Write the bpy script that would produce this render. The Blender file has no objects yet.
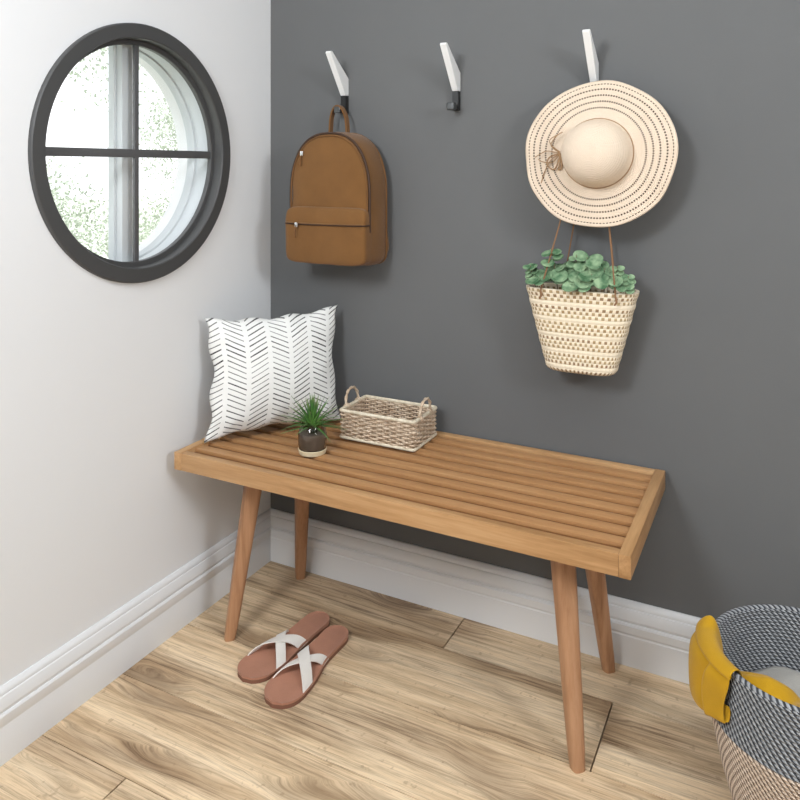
import bpy, bmesh, math, random
from mathutils import Vector, Matrix, noise
PI = math.pi
C = bpy.context.scene.collection
R = math.radians
random.seed(7)

# ------------------------------------------------------------------ helpers
def thing(name, label, cat, loc=(0, 0, 0), rz=0, group=None):
    o = bpy.data.objects.new(name, None); C.objects.link(o)
    o.location = loc; o.rotation_euler = (0, 0, rz)
    o.empty_display_size = .05
    o['label'] = label; o['category'] = cat
    if group: o['group'] = group
    return o

def obj(name, bm, mats, parent=None, smooth=True, angle=40):
    me = bpy.data.meshes.new(name)
    bmesh.ops.recalc_face_normals(bm, faces=bm.faces[:])
    bm.to_mesh(me); bm.free()
    for m in (mats if isinstance(mats, (list, tuple)) else [mats]): me.materials.append(m)
    if smooth:
        me.shade_smooth()
        if angle: me.set_sharp_from_angle(angle=R(angle))
    o = bpy.data.objects.new(name, me); C.objects.link(o)
    if parent: o.parent = parent
    return o

def tag(o, label, cat, group=None):
    o['label'] = label; o['category'] = cat
    if group: o['group'] = group
    return o

def struct(name, bm, m, **k):
    o = obj(name, bm, m, **k); o['kind'] = 'structure'; return o

def add_box(bm, a, b, bev=0, seg=2, mi=0):
    c = [(a[i] + b[i]) / 2 for i in range(3)]; s = [abs(b[i] - a[i]) for i in range(3)]
    t = bmesh.new()
    bmesh.ops.create_cube(t, size=1, matrix=Matrix.Translation(c) @ Matrix.Diagonal((*s, 1)))
    if bev: bmesh.ops.bevel(t, geom=t.edges[:] + t.verts[:], offset=bev, segments=seg, affect='EDGES', profile=.6)
    for f in t.faces: f.material_index = mi
    merge(bm, t); return bm

def merge(bm, t, M=None):
    vs = [bm.verts.new(M @ v.co if M else v.co) for v in t.verts]
    t.verts.index_update()
    uvs = t.loops.layers.uv.active
    uvd = bm.loops.layers.uv.verify() if uvs else None
    for f in t.faces:
        try: g = bm.faces.new([vs[v.index] for v in f.verts])
        except ValueError: continue
        g.material_index = f.material_index; g.smooth = f.smooth
        if uvs:
            for l0, l1 in zip(f.loops, g.loops): l1[uvd].uv = l0[uvs].uv
    t.free()

def add_tube(bm, pts, rad, n=8, closed=False, cap=True, mi=0, flat=None):
    """sweep a circle (or an ellipse, flat=(normal axis factor)) along pts; rad is a number or a list"""
    pts = [Vector(p) for p in pts]; N = len(pts)
    rs = rad if isinstance(rad, (list, tuple)) else [rad] * N
    rings = []; up = None
    for i, p in enumerate(pts):
        if closed: t = pts[(i + 1) % N] - pts[i - 1]
        else: t = pts[min(i + 1, N - 1)] - pts[max(i - 1, 0)]
        t.normalize()
        if up is None:
            up = Vector((0, 0, 1)) if abs(t.z) < .9 else Vector((1, 0, 0))
        s = t.cross(up)
        if s.length < 1e-5: s = t.cross(Vector((0, 1, 0)))
        s.normalize(); up = s.cross(t).normalized()
        fa, fb = flat if flat else (1, 1)
        rings.append([bm.verts.new(p + (s * math.cos(2 * PI * k / n) * fa + up * math.sin(2 * PI * k / n) * fb) * rs[i]) for k in range(n)])
    for i in range(N if closed else N - 1):
        a, b = rings[i], rings[(i + 1) % N]
        for k in range(n):
            f = bm.faces.new((a[k], a[(k + 1) % n], b[(k + 1) % n], b[k])); f.material_index = mi
    if cap and not closed:
        for q in (rings[0], rings[-1]):
            f = bm.faces.new(q if q is rings[-1] else q[::-1]); f.material_index = mi
    return bm

def add_loft(bm, rings, closed_v=False, cap=(False, False), uv=None, mi=0, wrap=True):
    """rings: list of lists of points; uv(i, k) -> (u, v)"""
    vr = [[bm.verts.new(p) for p in r] for r in rings]
    lay = bm.loops.layers.uv.verify() if uv else None
    n = len(rings[0]); M = len(rings)
    for i in range(M if closed_v else M - 1):
        for k in range(n if wrap else n - 1):
            q = [(i, k), (i, k + 1), (i + 1, k + 1), (i + 1, k)]
            f = bm.faces.new([vr[a % M][b % n] for a, b in q]); f.material_index = mi
            if uv:
                for l, (a, b) in zip(f.loops, q): l[lay].uv = uv(a, b)
    if cap[0]: bm.faces.new(vr[0][::-1]).material_index = mi
    if cap[1]: bm.faces.new(vr[-1]).material_index = mi
    return bm

def lathe(bm, prof, n=48, cx=0, cy=0, uv=None, mi=0):
    return add_loft(bm, [[(cx + r * math.cos(2 * PI * k / n), cy + r * math.sin(2 * PI * k / n), z) for k in range(n)] for r, z in prof], uv=uv, mi=mi)

def bez(p, n):
    """smooth Catmull-Rom through points"""
    p = [Vector(q) for q in p]; out = []
    P = [p[0] * 2 - p[1]] + p + [p[-1] * 2 - p[-2]]
    for i in range(1, len(P) - 2):
        for k in range(n):
            t = k / n
            a, b, c, d = P[i - 1], P[i], P[i + 1], P[i + 2]
            out.append(.5 * ((2 * b) + (c - a) * t + (2 * a - 5 * b + 4 * c - d) * t * t + (3 * b - a - 3 * c + d) * t ** 3))
    out.append(p[-1]); return out

# ------------------------------------------------------------------ materials
def mat(name, col=(.8, .8, .8), rough=.5, **k):
    m = bpy.data.materials.new(name); m.use_nodes = True
    b = m.node_tree.nodes['Principled BSDF']
    b.inputs['Base Color'].default_value = (*col, 1); b.inputs['Roughness'].default_value = rough
    for key, v in k.items(): b.inputs[key.replace('_', ' ')].default_value = v
    return m
class G:
    """small node-graph writer"""
    def __init__(s, m): s.nt = m.node_tree; s.b = s.nt.nodes['Principled BSDF']
    def n(s, t, **k):
        x = s.nt.nodes.new(t)
        for a, v in k.items(): setattr(x, a, v)
        return x
    def put(s, inp, v):
        if hasattr(v, 'node'): s.nt.links.new(v, inp)
        elif v is not None: inp.default_value = v
    def math(s, op, a, b=None, c=None, clamp=False):
        x = s.n('ShaderNodeMath', operation=op, use_clamp=clamp)
        for i, v in enumerate((a, b, c)):
            if v is not None: s.put(x.inputs[i], v)
        return x.outputs[0]
    def map(s, vec, scale=(1, 1, 1), loc=(0, 0, 0), rot=(0, 0, 0)):
        x = s.n('ShaderNodeMapping'); s.put(x.inputs[0], vec); x.inputs[1].default_value = loc; x.inputs[2].default_value = rot; x.inputs[3].default_value = scale
        return x.outputs[0]
    def noise(s, vec, scale=5, detail=4, rough=.5, dist=0):
        x = s.n('ShaderNodeTexNoise'); s.put(x.inputs['Vector'], vec)
        x.inputs['Scale'].default_value = scale; x.inputs['Detail'].default_value = detail; x.inputs['Roughness'].default_value = rough; x.inputs['Distortion'].default_value = dist
        return x.outputs['Fac']
    def ramp(s, fac, stops):
        x = s.n('ShaderNodeValToRGB'); s.put(x.inputs[0], fac); e = x.color_ramp.elements
        while len(e) < len(stops): e.new(.5)
        for i, (p, c) in enumerate(stops):
            e[i].position = p; e[i].color = (*c, 1) if isinstance(c, tuple) else (c, c, c, 1)
        return x.outputs[0]
    def mix(s, f, a, b, mode='MIX'):
        x = s.n('ShaderNodeMix', data_type='RGBA', blend_type=mode)
        s.put(x.inputs['Factor'], f)
        for i, v in ((6, a), (7, b)): s.put(x.inputs[i], (*v, 1) if isinstance(v, tuple) and len(v) == 3 else v)
        return x.outputs[2]
    def coord(s, which='Object'): return s.n('ShaderNodeTexCoord').outputs[which]
    def sep(s, v):
        x = s.n('ShaderNodeSeparateXYZ'); s.put(x.inputs[0], v); return x.outputs
    def comb(s, x_, y_, z_):
        x = s.n('ShaderNodeCombineXYZ')
        for i, v in enumerate((x_, y_, z_)): s.put(x.inputs[i], v)
        return x.outputs[0]
    def color(s, c): s.put(s.b.inputs['Base Color'], c)
    def rough(s, c): s.put(s.b.inputs['Roughness'], c)
    def bump(s, h, strength=.3, dist=.001):
        x = s.n('ShaderNodeBump'); s.put(x.inputs['Height'], h); x.inputs['Strength'].default_value = strength; x.inputs['Distance'].default_value = dist
        s.nt.links.new(x.outputs[0], s.b.inputs['Normal'])
    def rnd(s): return s.n('ShaderNodeObjectInfo').outputs['Random']

def paint(name, col, var=.04, bump=.15):
    m = mat(name, col, .75, Specular_IOR_Level=.25); g = G(m); c = g.coord()
    n = g.noise(c, 1.3, 5, .6)
    lo = tuple(x * (1 - var) for x in col); hi = tuple(min(1, x * (1 + var)) for x in col)
    g.color(g.ramp(n, [(.3, lo), (.7, hi)]))
    g.bump(g.noise(c, 220, 3, .6), bump, .0006)
    return m
M_white = paint('white_wall_paint', (.77, .775, .78), .010)
M_dark = paint('charcoal_wall_paint', (.128, .130, .1305), .05)
M_base = mat('white_trim_paint', (.74, .745, .75), .45)
M_ceil = mat('ceiling_paint', (.62, .62, .62), .8)

def wood(name, axis, tones, seed=0.):
    m = mat(name, tones[1], .42, Specular_IOR_Level=.4); g = G(m); c = g.coord()
    r = g.rnd()
    sc = [1, 1, 1]; sc[axis] = .07
    off = g.math('MULTIPLY', r, 37.)
    v = g.n('ShaderNodeVectorMath', operation='ADD'); g.put(v.inputs[0], g.map(c, sc)); g.put(v.inputs[1], g.comb(off, off, off))
    v = v.outputs[0]
    n1 = g.noise(v, 110 if seed else 42, 4, .55, .4); n2 = g.noise(v, 260, 3, .6); n3 = g.noise(v, 12, 2, .5)
    f = g.math('ADD', g.math('MULTIPLY', n1, .6), g.math('ADD', g.math('MULTIPLY', n2, .22), g.math('MULTIPLY', n3, .3)))
    f = g.math('ADD', f, g.math('MULTIPLY', g.math('SUBTRACT', r, .5), .08))
    if seed: f = g.math('ADD', g.math('MULTIPLY', g.math('SUBTRACT', f, .56), .45), .57)
    g.color(g.ramp(f, [(.40, tones[0]), (.56, tones[1]), (.74, tones[2])]))
    g.bump(n2, .12, .0005); return m
T_frame = ((.29, .15, .058), (.43, .24, .105), (.55, .335, .165))
T_slat = ((.25, .115, .042), (.40, .205, .085), (.52, .30, .14))
T_leg = ((.27, .13, .062), (.41, .215, .112), (.50, .285, .16))
W_x = wood('oak_lengthwise', 0, T_frame); W_y = wood('oak_crosswise', 1, T_frame); W_s = wood('oak_slats', 0, T_slat, 1); W_p = wood('oak_panel_gap_shade', 0, ((.11, .048, .017), (.18, .082, .030), (.25, .12, .048)), 1); W_z = wood('oak_legs', 2, T_leg)  # seat panel tones darkened to paint shade into the gaps between slats

# floor planks
def floor_mat():
    m = mat('laminate_planks', rough=.42, Specular_IOR_Level=.35); g = G(m); c = g.coord()
    a = g.n('ShaderNodeAttribute', attribute_name='plank').outputs['Fac']
    M = lambda p, q: g.math('MULTIPLY', p, q)
    s = g.sep(c); x, y = g.math('ADD', s[0], M(a, 53.)), g.math('ADD', s[1], M(a, 17.))
    warp = g.noise(g.comb(M(x, 1.6), M(y, 7.), a), 1, 3, .5)
    knot = g.noise(g.comb(M(x, 3.2), M(y, 11.), g.math('ADD', a, 9.)), 1, 1, .4)
    kk = g.ramp(knot, [(.60, 0.), (.74, 1.)])
    yw = g.math('ADD', g.math('ADD', y, M(g.math('SUBTRACT', warp, .5), .024)), M(kk, .026))
    n1 = g.noise(g.comb(M(x, .9), M(yw, 14.), a), 1, 6, .68)       # broad bands
    n2 = g.noise(g.comb(M(x, 3.0), M(yw, 110.), a), 1, 7, .72)     # grain streaks
    n3 = g.noise(g.comb(M(x, 14.), M(yw, 420.), a), 1, 4, .7)     # fibres
    n4 = g.noise(g.comb(M(x, 1.9), M(y, 9.), g.math('ADD', a, 3.)), 1, 3, .55)   # where the grain runs dark
    n5 = g.noise(g.comb(M(x, 60.), M(y, 50.), a), 1, 2, .5)
    base = g.ramp(n1, [(.30, (.52, .355, .205)), (.42, (.70, .515, .32)), (.52, (.83, .64, .42)), (.66, (.94, .76, .53))])
    dk = g.ramp(n4, [(.46, 0.), (.63, 1.)])
    c0 = g.mix(M(dk, .55), base, (.33, .20, .105))
    st = M(g.ramp(n2, [(.38, 1.), (.465, .45), (.53, 0.)]), g.math('ADD', .36, M(dk, .64)))
    c1 = g.mix(M(st, .9), c0, (.125, .07, .034))
    hi = g.ramp(n2, [(.58, 0.), (.72, 1.)])
    c1 = g.mix(M(hi, .35), c1, (.88, .71, .50))
    c2 = g.mix(M(kk, .55), c1, (.13, .07, .035))
    c3 = g.mix(M(g.ramp(n3, [(.36, 1.), (.52, 0.)]), .38), c2, (.24, .145, .075))
    c3 = g.mix(M(g.ramp(n5, [(.27, 1.), (.34, 0.)]), .35), c3, (.25, .15, .08))
    tone = g.math('ADD', .93, M(g.math('FRACT', M(a, 7.3)), .14))
    g.color(g.mix(1., c3, g.comb(tone, tone, tone), 'MULTIPLY'))
    g.rough(g.math('ADD', .38, M(n2, .2)))
    g.bump(g.math('ADD', n2, n3), .2, .0007)
    return m

# ------------------------------------------------------------------ setting
XR, YF, H = 3.1, -3.3, 2.55
PW = .208; FY = -.787
bm = bmesh.new()
lay = bm.faces.layers.float.new('plank')
rows = range(-13, 5)
PL = 1.45
joint = {3: .632, 2: 1.031, 1: 1.463, 0: 1.467, -1: .2565, -2: .9}
prng = random.Random(11)
for r in rows:
    y0 = FY + r * PW; y1 = y0 + PW
    if y0 > .02 or y1 < YF: continue
    xj = joint.get(r, prng.uniform(0, 1.4)); x = xj - PL * 2
    while x < XR:
        a, b = max(x, -.02), min(x + PL, XR)
        if b > a + .01:
            k = len(bm.faces)
            add_box(bm, (a + .0016, max(y0, YF) + .0011, -.012), (b - .0016, min(y1, .02) - .0011, 0))
            bm.faces.ensure_lookup_table(); v = prng.random()
            for f in bm.faces[k:]: f[lay] = v
        x += PL
k = len(bm.faces); add_box(bm, (-.02, YF, -.05), (XR, .02, -.0121), mi=1)
fl = struct('floor', bm, [floor_mat(), mat('floor_gap', (.05, .032, .02), .8)], smooth=False)

struct('wall_back', add_box(bmesh.new(), (-.15, 0, -.05), (XR, .15, H)), M_dark, smooth=False)
struct('wall_right', add_box(bmesh.new(), (XR, YF, -.05), (XR + .15, .15, H)), M_white, smooth=False)
struct('wall_front', add_box(bmesh.new(), (-.15, YF - .15, -.05), (XR + .15, YF, H)), M_white, smooth=False)
struct('ceiling', add_box(bmesh.new(), (-.15, YF, H), (XR, .15, H + .1)), M_ceil, smooth=False)
# left wall with a round opening
WY, WZ, WR = -.498, 1.185, .272
YL = YF
def hole_wall():
    bm = bmesh.new(); y0, y1, z0, z1 = YL, 0., -.05, H
    ang = [2 * PI * k / 96 for k in range(96)]
    for (y, z) in ((y0, z0), (y1, z0), (y1, z1), (y0, z1)): ang.append(math.atan2(z - WZ, y - WY) % (2 * PI))
    ang = sorted(set(round(a, 6) for a in ang))
    def out(a):
        c, s = math.cos(a), math.sin(a); t = 1e9
        if c > 1e-9: t = min(t, (y1 - WY) / c)
        if c < -1e-9: t = min(t, (y0 - WY) / c)
        if s > 1e-9: t = min(t, (z1 - WZ) / s)
        if s < -1e-9: t = min(t, (z0 - WZ) / s)
        return WY + c * t, WZ + s * t
    A = []
    for a in ang:
        c, s = math.cos(a), math.sin(a); o = out(a)
        A.append([bm.verts.new((0, WY + WR * c, WZ + WR * s)), bm.verts.new((0, *o)), bm.verts.new((-.15, *o)), bm.verts.new((-.15, WY + WR * c, WZ + WR * s))])
    n = len(A)
    for i in range(n):
        p, q = A[i], A[(i + 1) % n]
        for k in range(4): bm.faces.new((p[k], p[(k + 1) % 4], q[(k + 1) % 4], q[k]))
    return bm
struct('wall_left', hole_wall(), M_white, angle=30)

def ring_x(bm, prof, n=96, mi=0):
    """prof: list of (x, radius) closed; swept about the window axis"""
    rings = [[(x, WY + r * math.cos(2 * PI * k / n), WZ + r * math.sin(2 * PI * k / n)) for k in range(n)] for x, r in prof]
    return add_loft(bm, rings, closed_v=True, mi=mi)
M_frame = mat('charcoal_frame_paint', (.058, .058, .058), .5)
M_reveal = mat('window_reveal_paint', (.50, .53, .545), .5); M_obar = mat('outer_bar_paint', (.62, .65, .66), .5)
M_mull = mat('window_bar_paint', (.09, .09, .092), .5)
win = bpy.data.objects.new('window_1', None); C.objects.link(win); win.location = (0, WY, WZ)
win['kind'] = 'structure'; win['label'] = 'round charcoal framed window with four panes on the white wall'
WM = Matrix.Translation((0, -WY, -WZ))
def wobj(name, bm, m, **k):
    bm.transform(WM); return obj(name, bm, m, win, **k)
wobj('window_frame', ring_x(bmesh.new(), [(.0005, .3065), (.0085, .306), (.011, .3035), (.011, .2735), (.008, .2712), (-.0165, .2705), (-.0175, .2600), (-.0190, .2585), (-.030, .2585), (-.030, .2735), (.0005, .2735)]), M_frame, angle=35)
wobj('window_reveal', ring_x(bmesh.new(), [(-.0302, .2715), (-.0302, .2672), (-.034, .2665), (-.070, .2665), (-.073, .2690), (-.079, .2690), (-.082, .2650), (-.096, .2655), (-.098, .2650), (-.108, .2650), (-.108, .2715)]), M_reveal, angle=25)
bm = bmesh.new()
add_box(bm, (-.0275, WY - .0065, WZ - .2587), (-.0200, WY + .0065, WZ + .2587), .001)
wobj('window_bar', bm, M_mull)
bm = bmesh.new()
add_box(bm, (-.0278, WY - .2587, WZ - .0098), (-.0197, WY + .2587, WZ + .0098), .001)
wobj('window_bar', bm, M_mull)
bm = bmesh.new()
add_box(bm, (-.100, WY - .016, WZ - .2650), (-.052, WY + .018, WZ + .2650), .003)
add_box(bm, (-.080, WY - .022, WZ - .2650), (-.072, WY + .024, WZ + .2650), .002)
add_box(bm, (-.090, WY - .2620, WZ - .007), (-.078, WY + .2620, WZ + .007), .002)
wobj('outer_window_bar', bm, M_obar)
def glass_mat(name, tint=(1, 1, 1), gl=.06):
    m = bpy.data.materials.new(name); m.use_nodes = True; nt = m.node_tree; nt.nodes.clear()
    o = nt.nodes.new('ShaderNodeOutputMaterial'); t = nt.nodes.new('ShaderNodeBsdfTransparent'); g = nt.nodes.new('ShaderNodeBsdfGlossy'); x = nt.nodes.new('ShaderNodeMixShader')
    t.inputs[0].default_value = (*tint, 1); g.inputs['Roughness'].default_value = .02; x.inputs[0].default_value = gl * .5
    nt.links.new(t.outputs[0], x.inputs[1]); nt.links.new(g.outputs[0], x.inputs[2]); nt.links.new(x.outputs[0], o.inputs[0]); return m
M_pane = glass_mat('window_glass')
bm = bmesh.new()
add_loft(bm, [[(x, WY + .2655 * math.cos(2 * PI * k / 64), WZ + .2655 * math.sin(2 * PI * k / 64)) for k in range(64)] for x in (-.033, -.036)], cap=(True, True))
wobj('window_pane', bm, M_pane)

# baseboards: moulded profile (depth, height)
BP = [(0, 0), (.028, 0), (.028, .068), (.0265, .071), (.0265, .073), (.028, .076), (.028, .092), (.025, .0955), (.0215, .0965), (.0215, .0985), (.0235, .103), (.021, .116), (.0165, .124), (.0135, .1255), (.0135, .1285), (.012, .1325), (.008, .1365), (.004, .139), (0, .139)]
def board(pts):
    bm = bmesh.new()
    rings = []
    for f in pts: rings.append([f(d, z) for d, z in BP])
    add_loft(bm, rings, cap=(True, True)); return bm
struct('baseboard_back', board([lambda d, z: (d * .75, -d, z), lambda d, z: (XR, -d, z)]), M_base, angle=25)
struct('baseboard_left', board([lambda d, z: (d * .75, -d, z), lambda d, z: (d * .75, YL, z)]), M_base, angle=25)

# ------------------------------------------------------------------ bench
BX0, BX1, BY0, BY1, BT, BB = .0395, 1.118, -.437, -.009, .46, .4175
bench = thing('slatted_bench', 'long oak bench with slatted seat and splayed tapered legs', 'bench', ((BX0 + BX1) / 2, (BY0 + BY1) / 2, 0))
BM_ = Matrix.Translation(-bench.location)
def bobj(name, bm, m, **k):
    bm.transform(BM_); return obj(name, bm, m, bench, **k)
rw = .022
bobj('end_rail', add_box(bmesh.new(), (BX0, BY0, BB), (BX0 + rw, BY1, BT), .0015), W_y)
bobj('end_rail', add_box(bmesh.new(), (BX1 - rw, BY0, BB), (BX1, BY1, BT), .0015), W_y)
bobj('side_rail', add_box(bmesh.new(), (BX0 + rw, BY0 + .0006, BB + .0004), (BX1 - rw, BY0 + .021, BT - .0006), .0012), W_x)
bobj('side_rail', add_box(bmesh.new(), (BX0 + rw, BY1 - .021, BB + .0004), (BX1 - rw, BY1 - .0006, BT - .0006), .0012), W_x)
ST = .4555
ya, yb = BY0 + .021, BY1 - .021
pitch = (yb - ya - .018) / 8
for i in range(8):
    y0 = ya + .0285 + i * pitch; y1 = y0 + pitch - .0185
    bobj('slat', add_box(bmesh.new(), (BX0 + rw - .001, y0, ST - .0085), (BX1 - rw + .001, y1, ST), .0016), W_s)
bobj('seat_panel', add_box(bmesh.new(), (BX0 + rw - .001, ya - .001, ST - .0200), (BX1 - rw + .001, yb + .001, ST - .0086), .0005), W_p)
for x in (.15, .44, .72, .985):
    bobj('crossbar', add_box(bmesh.new(), (x, ya - .001, BB + .002), (x + .03, yb + .001, ST - .020), .001), W_y)
def leg(fx, fy, tx, ty):
    bm = bmesh.new(); rings = []
    for k in range(13):
        t = k / 12; z = t * (ST - .0205); r = .0142 + (.0232 - .0142) * (min(t / .93, 1)) ** .9
        if k == 0: r *= .93
        cx, cy = fx + (tx - fx) * t, fy + (ty - fy) * t
        n = 32; ring = []
        for j in range(n):
            a = 2 * PI * j / n
            q = (abs(math.cos(a)) ** 3.2 + abs(math.sin(a)) ** 3.2) ** (-1 / 3.2)   # softly squared round
            ring.append((cx + r * q * math.cos(a + .78), cy + r * q * math.sin(a + .78), z))
        rings.append(ring)
    return add_loft(bm, rings, cap=(True, True))
for fx, fy in ((.153, -.367), (.148, -.060), (1.007, -.374), (1.001, -.060)):
    sx = 1 if fx < .5 else -1; sy = 1 if fy < -.2 else -1
    bobj('leg', leg(fx, fy, fx + sx * .046, fy + sy * .05), W_z)

# ------------------------------------------------------------------ wall hooks
M_hw = mat('white_lacquered_metal', (.80, .80, .79), .3); M_hb = mat('black_metal', (.018, .018, .018), .35, Metallic=.3); M_hg = mat('grey_metal', (.075, .078, .078), .35, Metallic=.4)
def hook(x, z, label):
    t = thing('wall_hook', label, 'hook', (x, 0, z), 0, 'coat hooks on the charcoal wall')
    w = .0085
    def prism(poly, w):
        bm = bmesh.new(); add_loft(bm, [[(s * w, y, z) for y, z in poly] for s in (-1, 1)], cap=(True, True))
        bmesh.ops.bevel(bm, geom=bm.edges[:], offset=.0008, segments=2, affect='EDGES'); return bm
    obj('arm', prism([(0, .0505), (-.016, .0505), (-.094, .160), (-.091, .1645), (-.084, .1640), (0, .0985)], w), M_hw, t)
    obj('back_plate', prism([(0, 0), (-.0155, 0), (-.0155, .050), (0, .050)], w), M_hb, t)
    bm = bmesh.new(); add_box(bm, (-.010, -.050, -.001), (.010, -.034, .0185), .003, 3); add_box(bm, (-.006, -.036, .003), (.006, -.0145, .0145), .002)
    obj('peg', bm, M_hg, t)
hook(.262, 1.302, 'wall hook with white arm holding the brown backpack')
hook(.601, 1.299, 'empty wall hook with white arm, black plate and grey peg')
hook(.957, 1.302, 'wall hook with white arm behind the straw sun hat')

# ------------------------------------------------------------------ backpack
def fabric(name, col, sc=900, var=.12, rough=.85, wr=0):
    m = mat(name, col, rough, Specular_IOR_Level=.2, Sheen_Weight=.15); g = G(m); c = g.coord()
    n = g.noise(c, 14, 4, .6); n2 = g.noise(c, sc, 2, .5)
    lo = tuple(x * (1 - var) for x in col); hi = tuple(min(1, x * (1 + var)) for x in col)
    g.color(g.ramp(g.math('ADD', g.math('MULTIPLY', n, .7), g.math('MULTIPLY', n2, .3)), [(.35, lo), (.65, hi)]))
    g.bump(g.math('ADD', n2, g.math('MULTIPLY', g.noise(c, 30, 3, .5), wr)), .25, .001 if not wr else .004); return m
M_bag = fabric('caramel_canvas', (.168, .077, .022), 1100, .1, .8, .6)
M_bag2 = fabric('caramel_webbing', (.155, .070, .021), 1500)
M_zip = mat('dark_zip_tape', (.045, .019, .008), .7); M_met = mat('nickel', (.75, .75, .74), .25, Metallic=1)
pk = thing('backpack', 'caramel brown canvas backpack hanging from the hook by its loop', 'backpack', (.2835, 0, .893))
def outline(w, h, n=72, ex=0.):
    """D-shaped backpack outline, x centred, z from 0"""
    pts = []; r = .030
    hw = w / 2
    straight = h - .165
    P = []
    for k in range(9):                                   # bottom right corner
        a = -PI / 2 + PI / 2 * k / 8; P.append((hw - r + r * math.cos(a), r + r * math.sin(a)))
    for k in range(1, 9): P.append((hw * (1 + .0 * k), r + (straight - r) * k / 8))
    for k in range(1, 33):
        a = PI * k / 32; c, s = math.cos(a), math.sin(a)
        P.append((hw * math.copysign(abs(c) ** .82, c), straight + (h - straight) * abs(s) ** .9))
    for k in range(1, 9): P.append((-hw, straight + (r - straight) * k / 8))
    for k in range(1, 9):
        a = PI + PI / 2 * k / 8; P.append((-hw + r + r * math.cos(a), r + r * math.sin(a)))
    return P
def bagloft(layers, w, h, cz=.16, warp=.004, seed=0):
    bm = bmesh.new(); O = outline(w, h); rings = []
    for y, s in layers:
        ring = []
        for x, z in O:
            X, Z = x * s, cz + (z - cz) * s
            nv = noise.noise(Vector((X * 14 + seed, y * 20, Z * 14))) * warp + .0022 * noise.noise(Vector((X * 9, y * 30, Z * 55))) * (y < -.1)
            ring.append((X + nv, y + nv * .6, Z + nv))
        rings.append(ring)
    add_loft(bm, rings, cap=(True, False))
    # puffed front: shrinking rings already domed
    c = bm.verts.new((0, layers[-1][0] - .001, cz)); last = bm.verts[:]
    bm.verts.ensure_lookup_table(); n = len(O); base = len(rings) * n - n
    for k in range(n): bm.faces.new((bm.verts[base + k], bm.verts[base + (k + 1) % n], c))
    return bm
W_, H_ = .250, .352
lay_ = [(-.022, .93), (-.026, .975), (-.034, .997), (-.06, 1.012), (-.085, 1.010), (-.106, .998), (-.117, .985), (-.1225, .972), (-.1245, .955), (-.127, .90), (-.131, .8), (-.135, .65), (-.137, .45), (-.138, .22), (-.138, .08)]
o = obj('body', bagloft(lay_, W_, H_), M_bag, pk, angle=60)
# piping + zip along the front arch
O = outline(W_, H_)
def on_arch(s, y, a, b):
    return [(x * s, y, .16 + (z - .16) * s) for x, z in O[a:b]]
obj('zipper', add_tube(bmesh.new(), on_arch(.988, -.1220, 11, 57), .0034, 6, flat=(1, 1)), M_zip, pk)
obj('piping', add_tube(bmesh.new(), on_arch(.952, -.1265, 9, 57), .0022, 6), M_bag2, pk)
obj('piping', add_tube(bmesh.new(), on_arch(1.004, -.034, 0, len(O)), .0025, 6, closed=True), M_bag2, pk)
# front pocket
def pocket():
    bm = bmesh.new(); rings = []
    for y, s, dz in ((-.110, 1.0, 0), (-.132, 1.004, 0), (-.142, 1.0, 0), (-.1475, .985, 0), (-.1495, .96, 0), (-.151, .88, 0), (-.153, .7, 0), (-.1545, .45, 0), (-.155, .15, 0)):
        ring = []; n = 96; hw, hh = .1245, .0755
        for k in range(n):
            a = 2 * PI * k / n; c_, s_ = math.cos(a), math.sin(a); q = (abs(c_) ** 9 + abs(s_) ** 9) ** (-1 / 9)
            X, Z = hw * q * c_ * s, .0785 + hh * q * s_ * s
            nv = noise.noise(Vector((X * 22, y * 9, Z * 22 + 5))) * .004
            top = max(0, (Z - .118) / .045)
            Y = y + (.006 * top if y < -.125 else 0)
            ring.append((X + nv * .3, Y + nv * .8, Z + nv * .4))
        rings.append(ring)
    add_loft(bm, rings, cap=(True, True)); return bm
obj('front_pocket', pocket(), M_bag, pk, angle=60)
def across(z, dy=0):
    return [(-.1255, -.124, z + .0005), (-.1235, -.1435, z), (-.117, -.1500 + dy, z), (-.085, -.1535 + dy, z - .0005), (0, -.1562 + dy, z - .001), (.085, -.1535 + dy, z - .0005), (.117, -.1500 + dy, z), (.1235, -.1435, z), (.1255, -.124, z + .0005)]
obj('pocket_zipper', add_tube(bmesh.new(), bez(across(.1085), 4), .0024, 6), M_zip, pk)
# flap of cloth over the pocket zip
bm = bmesh.new(); top_ = bez(across(.1135, -.0005), 4); bot_ = bez(across(.1105, -.0042), 4)
add_loft(bm, [top_, bot_, [Vector(p) + Vector((0, .003, -.0003)) for p in bot_]], wrap=False)
fo = obj('zip_flap', bm, M_bag, pk, angle=60)
def puller(x, y, z, n):
    p = obj('zip_slider', add_box(bmesh.new(), (x - .0045, y - .006, z - .0065), (x + .0045, y + .001, z + .0065), .0018), M_met, pk)
    obj('zip_pull', add_tube(bmesh.new(), bez([(x, y - .005, z - .004), (x - .001, y - .008, z - .018), (x - .002, y - .007, z - .035)], 4), [.0018, .002, .0022, .0025, .003, .003, .003, .0032, .002], 6, flat=(1.3, .7)), M_bag2, p)
puller(-.078, -.1575, .1065, 0)
puller(-.0800, -.1290, .296, 1)
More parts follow.
